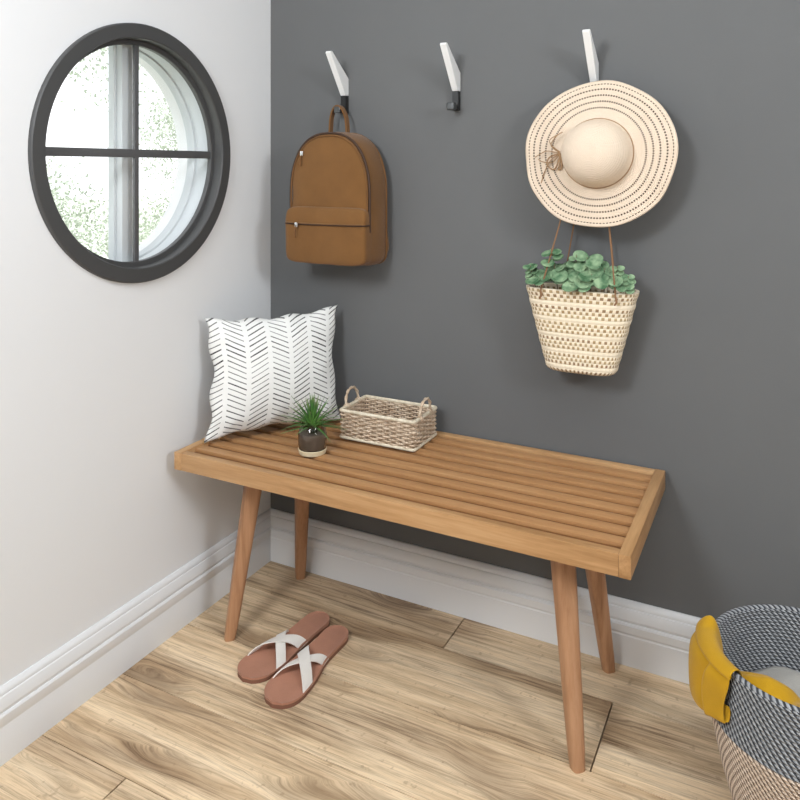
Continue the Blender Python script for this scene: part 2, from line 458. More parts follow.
# top haul loop hangs on the peg
top = .895
def strap(bm, pts, w=.011, t=.0016, axis=(1, 0, 0)):
    return add_tube(bm, pts, w, 8, flat=(1, t / w))
loop = bez([(-.052, -.052, .335), (-.053, -.045, .360), (-.0525, -.042, .392), (-.046, -.0415, .418), (-.034, -.041, .4305), (-.019, -.0415, .4255), (-.005, -.042, .400), (.002, -.046, .365), (.004, -.052, .335)], 5)
bm = bmesh.new()
rr = []
loop = [p + Vector((.009, 0, -.002)) for p in loop]
for i, p in enumerate(loop):
    t = (loop[min(i + 1, len(loop) - 1)] - loop[max(i - 1, 0)]).normalized(); nrm = Vector((t.z, 0, -t.x)); yv = Vector((0, 1, 0))
    rr.append([p + nrm * a * .0022 + yv * b * .0085 for a, b in ((-1, -1), (1, -1), (1, 1), (-1, 1))])
add_loft(bm, rr, cap=(True, True)); obj('hanging_loop', bm, M_bag2, pk, angle=50)
# shoulder strap peeking out at the lower right
for sx in (1, -1):
    s_ = obj('shoulder_strap', add_tube(bmesh.new(), bez([(sx * .055, -.018, .31), (sx * .085, -.012, .24), (sx * .098, -.011, .14), (sx * .112, -.013, .07), (sx * .118, -.022, .038), (sx * .106, -.030, .024)], 5), .012, 8, flat=(1, .35)), M_bag, pk)

# ------------------------------------------------------------------ straw hat
def straw_hat_mat():
    m = mat('cream_straw', (.74, .58, .40), .75, Specular_IOR_Level=.25); g = G(m)
    uv = g.sep(g.n('ShaderNodeUVMap').outputs[0]); r, a = uv[0], uv[1]     # r: radius in mm, a: turns
    row = g.math('MULTIPLY', r, 1 / 3.6)
    fine = g.math('SINE', g.math('MULTIPLY', row, 2 * PI))
    c = g.mix(g.math('MULTIPLY', g.noise(g.comb(g.math('MULTIPLY', a, 90.), g.math('MULTIPLY', r, .35), 0.), 1, 3), .9), (.76, .64, .51), (.67, .53, .40))
    # open-work dashes in rings
    dash = g.math('GREATER_THAN', g.math('FRACT', g.math('MULTIPLY', a, 140.)), .42)
    tot = None
    for rad, w in ((107, 2.0), (122, 2.0), (136.5, 1.9), (151, 1.9), (163, 1.1)):
        k = g.math('LESS_THAN', g.math('ABSOLUTE', g.math('SUBTRACT', r, float(rad))), w)
        tot = k if tot is None else g.math('MAXIMUM', tot, k)
    c = g.mix(g.math('MULTIPLY', g.math('MULTIPLY', tot, dash), .95), c, (.045, .022, .010))
    g.color(c)
    h = g.math('ADD', g.math('MULTIPLY', fine, .5), g.math('MULTIPLY', g.noise(g.comb(g.math('MULTIPLY', a, 400.), r, 0.), 1, 2), .6))
    g.bump(g.math('SUBTRACT', h, g.math('MULTIPLY', tot, 1.5)), .6, .0014)
    return m
M_straw = straw_hat_mat()
hat = thing('sun_hat', 'wide brimmed cream straw sun hat with dashed rings and thin cord', 'hat', (.980, -.0755, 1.1835))
HT = Matrix.Rotation(R(-90 + 0), 4, 'X')   # unused base
def hp(r, a, out):
    """hat point: polar on the wall plane; out = towards the room"""
    x, z = r * math.cos(a), r * math.sin(a)
    tilt = R(9)
    return (x, -out * math.cos(tilt) + z * math.sin(tilt), z * math.cos(tilt) + out * math.sin(tilt) * .3)
prof = []   # (radius, out)
for k in range(0, 15):
    t = k / 14; prof.append((max(.0005, .0755 * math.sin(t * PI / 2) ** .96), .014 + .080 * math.cos(t * PI / 2) ** .85))
prof += [(.0780, .008), (.0815, .003), (.088, .001)]
for k in range(1, 20): prof.append((.088 + .084 * k / 19, .001 - .002 * (k / 19)))
NH = 160
def brim(r, a):
    f = max(0, (r - .095) / .08)
    return f * (.0055 * math.sin(3 * a + .6) + .003 * math.sin(5 * a + 2) + .0016 * math.sin(11 * a)), 1 + f * (.010 * math.sin(2 * a + 1) + .009 * math.sin(5 * a) + .005 * math.sin(9 * a + 1))
rings = []
for r, o_ in prof:
    ring = []
    for k in range(NH):
        a = 2 * PI * k / NH; d, s = brim(r, a)
        dx = 0
        if r < .095: dx = .0
        ring.append(hp(r * s, a, o_ + d))
    rings.append(ring)
bm = bmesh.new()
add_loft(bm, rings, cap=(True, False), uv=lambda i, k: (prof[i][0] * 1000, k / NH))
ho = obj('brim_and_crown', bm, M_straw, hat, angle=0)
sd = ho.modifiers.new('thickness', 'SOLIDIFY'); sd.thickness = .0022; sd.offset = 0
M_cord = mat('tan_cord', (.33, .20, .10), .8)
add = bmesh.new()
add_tube(add, [hp(.0805, 2 * PI * k / 90, .0065) for k in range(90)], .0016, 6, closed=True)
obj('hat_band', add, M_cord, hat)
b2 = bmesh.new()
kn = [hp(.085, PI * 1.0, .009)]
K = Vector(kn[0])
def cord(pts, r=.0012): add_tube(b2, bez([K + Vector((p[0] * 1.65, p[1], p[2] * 1.45)) for p in pts], 6), r, 6)
cord([(0, 0, 0), (-.012, -.006, .013), (-.004, -.006, .028), (.004, -.004, .034), (-.002, -.006, .030), (-.014, -.004, .022), (-.011, -.003, .012), (0, 0, .002)])
cord([(0, 0, 0), (-.014, -.005, -.006), (-.018, -.005, -.018), (-.008, -.006, -.026), (-.002, -.005, -.014), (0, 0, 0)], .0018)
cord([(0, 0, 0), (-.018, -.004, .004), (-.030, -.003, -.002), (-.036, -.002, -.006)])
cord([(0, 0, 0), (-.010, -.005, -.014), (-.026, -.003, -.013), (-.031, -.002, -.009)])
cord([(0, 0, 0), (-.012, -.004, -.010), (-.022, -.003, -.030), (-.027, -.002, -.048)])
cord([(0, 0, 0), (.001, -.004, -.012), (-.002, -.004, -.026), (.003, -.004, -.022), (.002, -.004, -.006)], .0016)
obj('cord_bow', b2, M_cord, hat)

# ------------------------------------------------------------------ hanging straw basket
def basket_mat():
    m = mat('palm_leaf_weave', (.74, .62, .44), .8, Specular_IOR_Level=.2); g = G(m)
    uv = g.sep(g.n('ShaderNodeUVMap').outputs[0]); u, v = uv[0], uv[1]     # u in stitches, v in rows from the top
    row = g.math('FLOOR', v); fv = g.math('FRACT', v)
    par = g.math('MULTIPLY', g.math('MODULO', row, 2.), .5)
    fu = g.math('FRACT', g.math('ADD', u, par))
    # rows in groups of three: two dashed rows then a plain cream braid
    grp = g.math('MODULO', row, 4.)
    dashed = g.math('LESS_THAN', grp, 2.5)
    cell = g.math('MULTIPLY', g.math('GREATER_THAN', fu, .52), g.math('MULTIPLY', g.math('GREATER_THAN', fv, .12), g.math('LESS_THAN', fv, .86)))
    jit = g.n('ShaderNodeTexWhiteNoise', noise_dimensions='2D'); g.put(jit.inputs[0], g.comb(g.math('FLOOR', g.math('ADD', u, par)), row, 0.))
    rowc = g.n('ShaderNodeTexWhiteNoise', noise_dimensions='1D'); g.put(rowc.inputs[1], row)
    brown = g.ramp(g.math('ADD', g.math('MULTIPLY', jit.outputs[0], .35), g.math('MULTIPLY', rowc.outputs[0], .65)), [(0., (.16, .07, .03)), (.4, (.28, .17, .06)), (1., (.42, .31, .15))])
    cream = g.mix(g.noise(g.comb(g.math('MULTIPLY', u, .7), g.math('MULTIPLY', v, 2.), 0.), 1, 3), (.86, .76, .60), (.74, .62, .45))
    g.color(g.mix(g.math('MULTIPLY', g.math('MULTIPLY', cell, dashed), .88), cream, brown))
    h = g.math('ADD', g.math('SINE', g.math('MULTIPLY', fv, PI)), g.math('MULTIPLY', g.math('SINE', g.math('MULTIPLY', fu, PI)), .6))
    g.bump(h, .5, .0015); return m
M_bask = basket_mat()
bk = thing('straw_basket', 'woven cream straw basket hanging by thin ropes below the hat', 'basket', (.9405, -.067, .681))
def sup(a_, b_, a, p=3.2):
    c, s = math.cos(a), math.sin(a); q = (abs(c) ** p + abs(s) ** p) ** (-1 / p); return a_ * q * c, b_ * q * s
BH = .190; NB = 96
def bsec(t):   # t from bottom 0 to rim 1
    return .0785 + (.1285 - .0785) * t ** .95, .038 + (.052 - .038) * t
rings = []; tv = []
prof = [(0, .55)] + [(0, .90)] + [(.015, .97), (.04, 1)] + [(t / 44, 1) for t in range(3, 45)]
for t, s in prof:
    a_, b_ = bsec(t); e = 1 + .006 * math.sin(t * 2 * PI * 6.5)
    ring = []
    for k in range(NB):
        x, y = sup(a_ * s * e, b_ * s * e, 2 * PI * k / NB)
        ring.append((x, y, t * BH + (.002 * noise.noise(Vector((x * 20, y * 20, 3))) if t > .9 else 0)))
    rings.append(ring); tv.append(t)
# rolled lip and inner wall
inner = [(1.0, -.006, .001), (1.0, -.010, -.006), (.8, -.008, 0), (.5, -.007, 0), (.06, -.006, 0)]
for t, d, dz in inner:
    a_, b_ = bsec(t); rings.append([(*sup(a_ + d, b_ + d, 2 * PI * k / NB), t * BH + dz) for k in range(NB)]); tv.append(t)
bm = bmesh.new()
add_loft(bm, rings, cap=(True, True), uv=lambda i, k: (k / NB * 54, (1 - tv[i]) * 21))
obj('basket_body', bm, M_bask, bk, angle=50)
M_rope = mat('brown_rope', (.22, .115, .055), .85)
hk = Vector((.957 - .9405, -.030 + .067, 1.3215 - .681))       # over the peg neck
def rope(end, knot=True, via=None):
    e = Vector(end); bm = bmesh.new()
    pts = [hk + (e - hk) * t + Vector((math.sin(t * 3.1) * .004, 0, 0)) for t in [k / 16 for k in range(17)]]
    add_tube(bm, pts, .0018, 6)
    if knot:
        add_tube(bm, bez([e, e + Vector((.003, -.004, -.010)), e + Vector((-.002, -.004, -.018))], 4), [.003] * 4 + [.0026] * 4 + [.0012], 6)
    obj('rope_handle', bm, M_rope, bk)
rope((-.082, -.0535, BH - .004)); rope((.088, -.0535, BH - .006)); rope((-.055, .046, BH), False); rope((.068, .046, BH), False)

# ------------------------------------------------------------------ eucalyptus in the basket
def leaf_mat(name, c1, c2):
    m = mat(name, c1, .55, Specular_IOR_Level=.3); g = G(m); c = g.coord()
    g.color(g.mix(g.ramp(g.noise(c, 45, 3), [(.35, 0.), (.65, 1.)]), c1, c2)); return m
M_euc = leaf_mat('eucalyptus_leaf', (.060, .140, .066), (.28, .40, .235)); M_stem = mat('eucalyptus_stem', (.16, .11, .06), .7)
eu = thing('eucalyptus_plant', 'bunch of round leaved green eucalyptus sprigs in the straw basket', 'plant', (.9405, -.067, .80))
ern = random.Random(4)
def round_leaf(bm, c, nrm, dirv, size):
    nrm = nrm.normalized(); d = (dirv - nrm * dirv.dot(nrm)).normalized(); s = nrm.cross(d)
    rings = []
    for r in (0.02, .45, .8, 1.):
        ring = []
        for k in range(14):
            a = 2 * PI * k / 14; x, y = math.cos(a) * r, math.sin(a) * r * .93
            cup = .22 * r * r - .10 * abs(y)
            ring.append(c + (d * (x + 1) * size + s * y * size + nrm * cup * size))
        rings.append(ring)
    add_loft(bm, rings, cap=(True, False))
def sprig(base, tip, n, s0, s1, bend=(0, 0, 0)):
    b, t = Vector(base), Vector(tip); mid = (b + t) / 2 + Vector(bend)
    path = bez([b, mid, t], 8); bm = bmesh.new(); add_tube(bm, path, [.0016 - .0010 * i / len(path) for i in range(len(path))], 6, mi=0)
    st = bm.faces[:]
    for f in st: f.material_index = 1
    k0 = len(st)
    FZ = max(.3, .098 / t.z)
    for i in range(n):
        f = FZ + (.98 - FZ) * i / (n - 1); p = path[min(int(f * (len(path) - 1)), len(path) - 1)]; tan = (path[-1] - path[0]).normalized()
        for sgn in (1, -1):
            az = i * 1.35 + (0 if sgn > 0 else PI) + ern.uniform(-.4, .4)
            out = Vector((math.cos(az), math.sin(az) * .65 - .10, .35 + ern.uniform(-.05, .3))).normalized()
            nr = (tan * .9 + Vector((ern.uniform(-.4, .4), -.75 + ern.uniform(-.3, .3), .3)))
            round_leaf(bm, p, nr, out, (s0 + (s1 - s0) * f) * ern.uniform(.85, 1.15) * .5)
    so = obj('sprig', bm, [M_euc, M_stem], eu, angle=0)
    so.modifiers.new('t', 'SOLIDIFY').thickness = .0006
for a in (((.085, -.01, .0), (.104, -.038, .088), 3, .034, .026), ((-.09, -.01, .0), (-.098, -.035, .092), 3, .034, .026), ((.06, -.01, .0), (.070, -.045, .094), 3, .040, .030),
          ((-.07, -.01, .0), (-.112, -.035, .122), 6, .030, .017, (-.012, 0, .01)),
          ((-.05, -.02, .0), (-.062, -.035, .165), 6, .044, .026, (.006, 0, 0)),
          ((-.04, .0, .0), (-.040, -.02, .125), 4, .038, .028),
          ((-.02, .0, .0), (-.004, -.03, .152), 4, .038, .020),
          ((.0, -.02, .0), (-.02, -.045, .098), 3, .050, .040),
          ((.0, .01, .0), (.020, -.03, .148), 5, .050, .034),
          ((.02, -.02, .0), (.034, -.045, .112), 4, .052, .034),
          ((.05, .0, .0), (.060, -.03, .125), 5, .052, .028),
          ((.05, .0, .0), (.088, -.03, .132), 6, .036, .016, (.006, 0, 0)),
          ((.06, -.01, .0), (.112, -.03, .110), 6, .036, .016, (.01, 0, .01)),
          ((-.05, -.02, .0), (-.086, -.045, .100), 4, .044, .030),
          ((.03, -.02, .0), (.012, -.045, .100), 3, .050, .040)): sprig(*a)
bm = bmesh.new()
add_loft(bm, [[(*sup(s * .100, s * .040, 2 * PI * k / 24), .035 + .018 * (1 - s) + .004 * math.sin(k * 5)) for k in range(24)] for s in (1, .8, .5, .2)], cap=(False, True))
obj('planting_moss', bm, mat('dark_moss', (.035, .03, .016), .95), eu)

# ------------------------------------------------------------------ cushion
def pillow_mat():
    m = mat('printed_cotton', (.8, .8, .78), .85, Specular_IOR_Level=.15, Sheen_Weight=.1); g = G(m)
    uv = g.sep(g.n('ShaderNodeUVMap').outputs[0]); u, v = uv[0], uv[1]
    U = g.math('ADD', g.math('MULTIPLY', u, 6.15), .42); col = g.math('FLOOR', U); fu = g.math('FRACT', U)
    par = g.math('SUBTRACT', g.math('MULTIPLY', g.math('MODULO', col, 2.), 2.), 1.)
    V = g.math('ADD', g.math('MULTIPLY', v, 22.), g.math('MULTIPLY', g.math('MULTIPLY', g.math('SUBTRACT', fu, .5), par), 2.1))
    V = g.math('ADD', V, g.math('MULTIPLY', g.noise(g.comb(U, V, 0.), 1.2, 2), .25))
    row = g.math('FLOOR', V); fv = g.math('FRACT', V)
    wn = g.n('ShaderNodeTexWhiteNoise', noise_dimensions='2D'); g.put(wn.inputs[0], g.comb(row, col, 0.)); r = wn.outputs[0]
    wid = g.math('ADD', .085, g.math('MULTIPLY', r, .04))
    line = g.math('LESS_THAN', g.math('ABSOLUTE', g.math('SUBTRACT', fv, .5)), wid)
    inn = g.math('LESS_THAN', g.math('ABSOLUTE', g.math('SUBTRACT', fu, .5)), g.math('ADD', .385, g.math('MULTIPLY', r, .02)))
    k = g.math('MULTIPLY', g.math('MULTIPLY', line, inn), g.math('ADD', .78, g.math('MULTIPLY', r, .2)))
    g.color(g.mix(k, (.80, .80, .775), (.018, .018, .02)))
    c = g.coord(); g.bump(g.math('ADD', g.noise(c, 900, 2), g.math('MULTIPLY', g.noise(c, 18, 3), 2.)), .25, .002); return m
P4 = {'bl': Vector((.070, -.366, .462)), 'br': Vector((.288, -.062, .462)), 'tl': Vector((.034, -.325, .766)), 'tr': Vector((.258, -.036, .772))}
cen = sum(P4.values(), Vector()) / 4
ux = ((P4['br'] - P4['bl']) + (P4['tr'] - P4['tl'])).normalized(); uz = ((P4['tl'] - P4['bl']) + (P4['tr'] - P4['br'])).normalized(); nn = ux.cross(uz).normalized()
def pil():
    bm = bmesh.new(); lay = bm.loops.layers.uv.verify(); N = 56
    def pt(i, j, side):
        u, v = -1 + 2 * i / N, -1 + 2 * j / N
        uu = u * (1 - .085 * (1 - v * v) ** 1.0); vv = v * (1 - .085 * (1 - u * u))
        a, b = (uu + 1) / 2, (vv + 1) / 2
        p = (P4['bl'] * (1 - a) + P4['br'] * a) * (1 - b) + (P4['tl'] * (1 - a) + P4['tr'] * a) * b
        e = max(0, (1 - u * u)) ** .62 * max(0, (1 - v * v)) ** .62
        w = e * .062
        ed = min(1, e * 3) * (1 - e)
        w += ed * .006 * noise.noise(Vector((u * 5, v * 5, side * 3))) + e * .004 * noise.noise(Vector((u * 2.3, v * 2.3, 4 + side)))
        rip = (max(abs(u), abs(v))) ** 8
        p = p + nn * (side * w + rip * .005 * math.sin((u if abs(v) > abs(u) else v) * 9 + 1) * (1 - (min(abs(u), abs(v)) ** 6)))
        if abs(v) > .8: p = p + uz * (-.004 * (1 + math.sin(u * 11 + 2)) * (abs(v) ** 8) * (1 - u ** 6)) * (1 if v > 0 else -1)
        if abs(u) > .8: p = p + ux * (-.005 * (1 + math.sin(v * 8 + .5)) * (abs(u) ** 8) * (1 - v ** 6)) * (1 if u > 0 else -1)
        p.z = max(p.z, ST + .0008)
        return p
    G_ = {}
    for side in (1, -1):
        for i in range(N + 1):
            for j in range(N + 1):
                edge = i in (0, N) or j in (0, N)
                key = (i, j, 0 if edge else side)
                if key not in G_: G_[key] = bm.verts.new(pt(i, j, 0 if edge else side))
        for i in range(N):
            for j in range(N):
                q = [(i, j), (i + 1, j), (i + 1, j + 1), (i, j + 1)]
                if side < 0: q = q[::-1]
                f = bm.faces.new([G_[(a, b, 0 if a in (0, N) or b in (0, N) else side)] for a, b in q])
                for l, (a, b) in zip(f.loops, q): l[lay].uv = (a / N, b / N)
    return bm
bm = pil(); bm.transform(Matrix.Translation(-Vector((cen.x, cen.y, ST))))
cu = obj('throw_pillow', bm, pillow_mat(), angle=0); cu.location = (cen.x, cen.y, ST)
tag(cu, 'square white throw pillow with black slanted dashes leaning in the bench corner', 'pillow')

# ------------------------------------------------------------------ wicker tray
M_wick = mat('natural_wicker', (.50, .38, .27), .7, Specular_IOR_Level=.3); g = G(M_wick); c_ = g.coord()
g.color(g.ramp(g.noise(c_, 70, 4, .7), [(.3, (.33, .23, .15)), (.5, (.56, .43, .31)), (.7, (.74, .62, .49))])); g.bump(g.noise(c_, 500, 2), .3, .0006)
M_rim = mat('pale_cane', (.62, .53, .39), .6); g = G(M_rim); c_ = g.coord(); g.color(g.ramp(g.noise(c_, 90, 3), [(.3, (.58, .49, .35)), (.7, (.76, .68, .54))]))
tr = thing('wicker_tray', 'small rectangular wicker tray basket with two loop handles on the bench', 'basket', (.449, -.097, ST))
TX, TY, TH = .1085, .069, .076
def rrect(hx, hy, r=.008, step=.004):
    pts = []
    for cx, cy, a0 in ((hx - r, hy - r, 0), (-hx + r, hy - r, 90), (-hx + r, -hy + r, 180), (hx - r, -hy + r, 270)):
        for k in range(5): a = R(a0 + 90 * k / 4); pts.append(Vector((cx + r * math.cos(a), cy + r * math.sin(a), 0)))
    out = []; n = len(pts)
    for i in range(n):
        a, b = pts[i], pts[(i + 1) % n]; m = max(1, int((b - a).length / step))
        for k in range(m): out.append(a + (b - a) * k / m)
    return out
path = rrect(TX - .004, TY - .004); L = [0]
for i in range(1, len(path)): L.append(L[-1] + (path[i] - path[i - 1]).length)
tot = L[-1] + (path[0] - path[-1]).length
NS = 36
bm = bmesh.new(); wr = random.Random(3)
for row in range(12):
    z = .0095 + row * .0052; pts = []
    for i, p in enumerate(path):
        t = (path[(i + 1) % len(path)] - path[i - 1]).normalized(); nv = Vector((t.y, -t.x, 0))
        ph = L[i] / tot * NS * PI + (row % 2) * PI
        pts.append(p + nv * (.0032 * math.sin(ph)) + Vector((0, 0, z + .0012 * noise.noise(Vector((L[i] * 30, row * 3.1, 0))))))
    add_tube(bm, pts, .0026 + wr.uniform(-.0003, .0004), 6, closed=True)
for k in range(NS):
    s = (k + .5) / NS * tot; i = min(range(len(L)), key=lambda q: abs(L[q] - s)); p = path[i]
    add_tube(bm, [p + Vector((0, 0, .004)), p + Vector((0, 0, TH - .004))], .0019, 6)
obj('woven_side', bm, M_wick, tr, angle=0)
obj('rim', add_tube(bmesh.new(), [p + Vector((0, 0, TH - .004)) for p in rrect(TX - .003, TY - .003, .006)], .0048, 8, closed=True), M_rim, tr, angle=0)
obj('base_rim', add_tube(bmesh.new(), [p + Vector((0, 0, .0043)) for p in rrect(TX - .003, TY - .003, .006)], .0043, 8, closed=True), M_rim, tr, angle=0)
bm = bmesh.new()
for k in range(22):
    y = -TY + .007 + k * (2 * TY - .014) / 21
    add_tube(bm, [(-TX + .004 + i * (2 * TX - .008) / 40, y, .0055 + .0012 * math.sin(i * PI / 2 + k * PI)) for i in range(41)], .003, 6)
obj('woven_bottom', bm, M_wick, tr, angle=0)
for s in (-1, 1):
    hx = s * (TX - .003)
    pts = bez([(hx, -.036, TH - .030), (hx, -.036, TH - .004), (hx + s * .002, -.034, TH + .018), (hx + s * .003, -.020, TH + .035), (hx + s * .003, .004, TH + .037), (hx + s * .002, .022, TH + .022), (hx, .027, TH - .004), (hx, .027, TH - .030)], 6)
    bm = bmesh.new()
    for q in (0, PI):
        tw = []
        for i, p in enumerate(pts):
            a = i * .55 + q; tw.append(p + Vector((math.cos(a) * .0017, math.sin(a) * .0011, math.sin(a) * .0013)))
        add_tube(bm, tw, .0026, 6)
    for y in (-.033, .025):
        for k in range(3): add_tube(bm, [(hx + .0068 * math.cos(a), y + (k - 1) * .0045, TH - .004 + .0068 * math.sin(a)) for a in [2 * PI * j / 12 for j in range(12)]], .0018, 5, closed=True)
    obj('handle', bm, M_wick, tr, angle=0)

# ------------------------------------------------------------------ air plant in a glass jar
jx, jy = .334, -.276
jar = thing('glass_jar', 'smoky glass jar with a cream sand base in front of the pillow', 'jar', (jx, jy, ST))
M_glass = mat('smoky_glass', (.62, .57, .52), .04, IOR=1.38); M_glass.node_tree.nodes['Principled BSDF'].inputs['Transmission Weight'].default_value = 1.
jp = [(.012, 0), (.026, .0), (.0320, .003), (.0335, .010), (.0348, .022), (.0354, .036), (.0350, .048), (.0325, .058), (.0280, .064), (.0260, .068), (.0268, .073), (.0250, .073), (.0240, .068), (.0262, .063), (.0305, .057), (.0330, .048), (.0334, .036), (.0328, .022), (.0315, .0135), (.012, .0125)]
bm = bmesh.new(); lathe(bm, jp, 48)
obj('jar_body', bm, M_glass, jar, angle=60)
for f in []: pass
bm = bmesh.new(); lathe(bm, [(.010, .0137), (.0305, .0142), (.0322, .022), (.0327, .036), (.0322, .046), (.030, .049), (.012, .050)], 40)
M_sand = mat('cream_sand', (.72, .62, .42), .9)
# cream base band outside the glass
bm2 = bmesh.new(); lathe(bm2, [(.020, .0003), (.0320, .0003), (.0334, .003), (.0340, .0085), (.0346, .0100), (.0350, .0112), (.0338, .0125)], 48)
obj('sand_base', bm2, M_sand, jar, angle=60)
obj('soil', bm, mat('grey_pebble_fill', (.36, .32, .28), .8), jar)
ap = thing('air_plant', 'spiky green air plant sitting in the smoky glass jar', 'plant', (jx, jy, ST + .062))
m = mat('air_plant_leaf', (.10, .22, .05), .45, Specular_IOR_Level=.3); g = G(m)
uv = g.sep(g.n('ShaderNodeUVMap').outputs[0])
g.color(g.ramp(g.math('ADD', uv[0], g.math('MULTIPLY', uv[1], .25)), [(.0, (.45, .56, .25)), (.35, (.17, .36, .08)), (.75, (.07, .20, .05)), (1.1, (.20, .28, .10))])); M_air = m
arn = random.Random(5)
for i in range(64):
    az = i * 2.39996; el = R(88 - 82 * (i / 63) ** 1.05); ln = arn.uniform(.072, .096) * (1 - .12 * (el > R(70)))
    d = Vector((math.cos(az) * math.cos(el), math.sin(az) * math.cos(el), math.sin(el)))
    side = d.cross(Vector((0, 0, 1)))
    side = (side if side.length > .05 else Vector((1, 0, 0))).normalized(); nr = side.cross(d).normalized()
    bm = bmesh.new(); droop = arn.uniform(.006, .020) * math.cos(el); rings = []; tw = arn.uniform(-.006, .006)
    for k in range(9):
        t = k / 8; p = d * (.004 + ln * t) + Vector((0, 0, -droop * t * t * 1.3)) + side * tw * t * t
        w = .0048 * (1 - t) ** .8 * (1 if t > .05 else .8) + .00015
        rings.append([p - side * w + nr * w * .45, p - nr * .0003, p + side * w + nr * w * .45, p + nr * .0005])
    sh = arn.random()
    add_loft(bm, rings, cap=(True, True), uv=lambda a, b, sh=sh: (a / 8, sh))
    obj('leaf', bm, M_air, ap, angle=0)
bm = bmesh.new(); lathe(bm, [(.0005, -.020), (.006, -.014), (.009, -.004), (.007, .006), (.002, .010)], 16)
obj('plant_base', bm, mat('plant_base_green', (.12, .18, .07), .6), ap)

# ------------------------------------------------------------------ sandals
M_sole = fabric('tan_leather', (.41, .195, .125), 500, .10, .6); M_edge = mat('sole_edge', (.20, .085, .052), .7); M_strap = fabric('cream_leather', (.78, .745, .69), 700, .04, .6)
def half(t, side):
    """half width of the footbed; t 0 heel .. 1 toe; side +1 outer, -1 inner"""
    e = lambda q: max(0., q)
    w = .032 + .0135 * math.sin(min(1, max(0, (t - .22) / .62)) * PI / 2) ** 1.6
    if side > 0: w += .003 * math.exp(-((t - .68) / .16) ** 2)
    else: w -= .006 * math.exp(-((t - .42) / .15) ** 2)
    if t < .13: w *= math.sqrt(e(1 - ((.13 - t) / .13) ** 2.2))
    if t > .80: w *= math.sqrt(e(1 - ((t - .80) / .20) ** 2.3))
    return max(w, .0015)
def sandal(label, heel, toe, foot):
    h, t_ = Vector((*heel, 0)), Vector((*toe, 0)); d = t_ - h; Ls = d.length; rz = math.atan2(d.y, d.x)
    s = thing('sandal', label, 'sandal', h, rz, 'pair of slide sandals on the floor')
    NT, NW = 48, 12
    def P(t, w, z):  # w -1..1
        hw = half(t, 1 if w * foot > 0 else -1); return (t * Ls, w * hw, z)
    def zt(t, w): return .0112 + .004 * (1 - t) ** 2 + .0022 * abs(w) ** 4 - .0012 * math.exp(-((t - .72) / .14) ** 2) + .0012 * math.exp(-((t - .45) / .06) ** 2)
    bm = bmesh.new()
    add_loft(bm, [[P(k / NT, -1 + 2 * j / NW, zt(k / NT, -1 + 2 * j / NW)) for j in range(NW + 1)] + [P(k / NT, 1 - 2 * j / NW, .0085) for j in range(NW + 1)] for k in range(NT + 1)], cap=(True, True))
    obj('footbed', bm, M_sole, s, angle=50)
    bm = bmesh.new()
    add_loft(bm, [[P(k / NT, .995 * (-1 + 2 * j / NW), .0086) for j in range(NW + 1)] + [P(k / NT, .985 * (1 - 2 * j / NW), .0) for j in range(NW + 1)] for k in range(NT + 1)], cap=(True, True))
    obj('outsole', bm, M_edge, s, angle=50)
    for (ta, tb, lift, w) in (((.41, .74, .0335, .0135), (.75, .43, .0365, .0150)) if foot > 0 else ((.40, .76, .0375, .0170), (.74, .43, .0335, .0130))):
        bm = bmesh.new(); rows = []
        for k in range(25):
            q = k / 24; wv = -1 + 2 * q; tt = ta + (tb - ta) * q
            arch = (1 - abs(wv) ** 2.6)
            hw = half(tt, 1 if wv * foot > 0 else -1)
            c = Vector((tt * Ls, wv * hw * (1.0 + .06 * arch), .011 + (lift - .011) * arch))
            ww = w * (1.12 + .12 * arch)
            nrm = Vector((0, wv * 1.2, 1)).normalized(); pts = []
            for e in (-1, 0, 1):
                t2 = tt + e * ww / Ls; h2 = half(t2, 1 if wv * foot > 0 else -1)
                pts.append(Vector((t2 * Ls, wv * h2 * (.985 + .06 * arch), .0085 + (lift + e * .0015 - .0085) * arch)))
            rows.append([p + nrm * .0011 for p in pts] + [p - nrm * .0011 for p in pts[::-1]])
        add_loft(bm, rows, cap=(True, True)); obj('strap', bm, M_strap, s, angle=60)
sandal('left tan slide sandal with cream crossed straps, nearer the white wall', (.318, -.194), (.281, -.476), 1)
sandal('right tan slide sandal with cream crossed straps, nearer the camera', (.386, -.222), (.390, -.512), -1)

# ------------------------------------------------------------------ laundry basket
def coil_mat(name, light, dark, mid):
    m = mat(name, light, .8, Specular_IOR_Level=.2); g = G(m)
    uv = g.sep(g.n('ShaderNodeUVMap').outputs[0]); u, v = uv[0], uv[1]
    row = g.math('FLOOR', v); fv = g.math('FRACT', v)
    uu = g.math('ADD', u, g.math('ADD', g.math('MULTIPLY', fv, 1.0), g.math('MULTIPLY', row, .5)))
    fu = g.math('FRACT', uu)
    tri = g.math('ABSOLUTE', g.math('SUBTRACT', fu, .5))          # 0 centre of light strand
    wn = g.n('ShaderNodeTexWhiteNoise', noise_dimensions='2D'); g.put(wn.inputs[0], g.comb(g.math('FLOOR', uu), row, 0.))
    c = g.ramp(tri, [(.0, light), (.17, light), (.30, mid), (.36, dark), (.5, dark)])
    c = g.mix(g.math('MULTIPLY', wn.outputs[0], .35), c, mid)
    g.color(c)
    g.bump(g.math('MULTIPLY', g.math('COSINE', g.math('MULTIPLY', fu, 4 * PI)), .5), .5, .002); return m
M_cg = coil_mat('grey_rope_coils', (.40, .41, .42), (.030, .032, .037), (.13, .138, .15))
M_cb = coil_mat('beige_rope_coils', (.74, .61, .49), (.13, .09, .065), (.50, .39, .30))
LX, LY, LZ, LR = 1.395, -.330, .300, .1545
lb = thing('laundry_basket', 'round coiled rope laundry basket, grey above and beige below', 'basket', (LX, LY, 0))
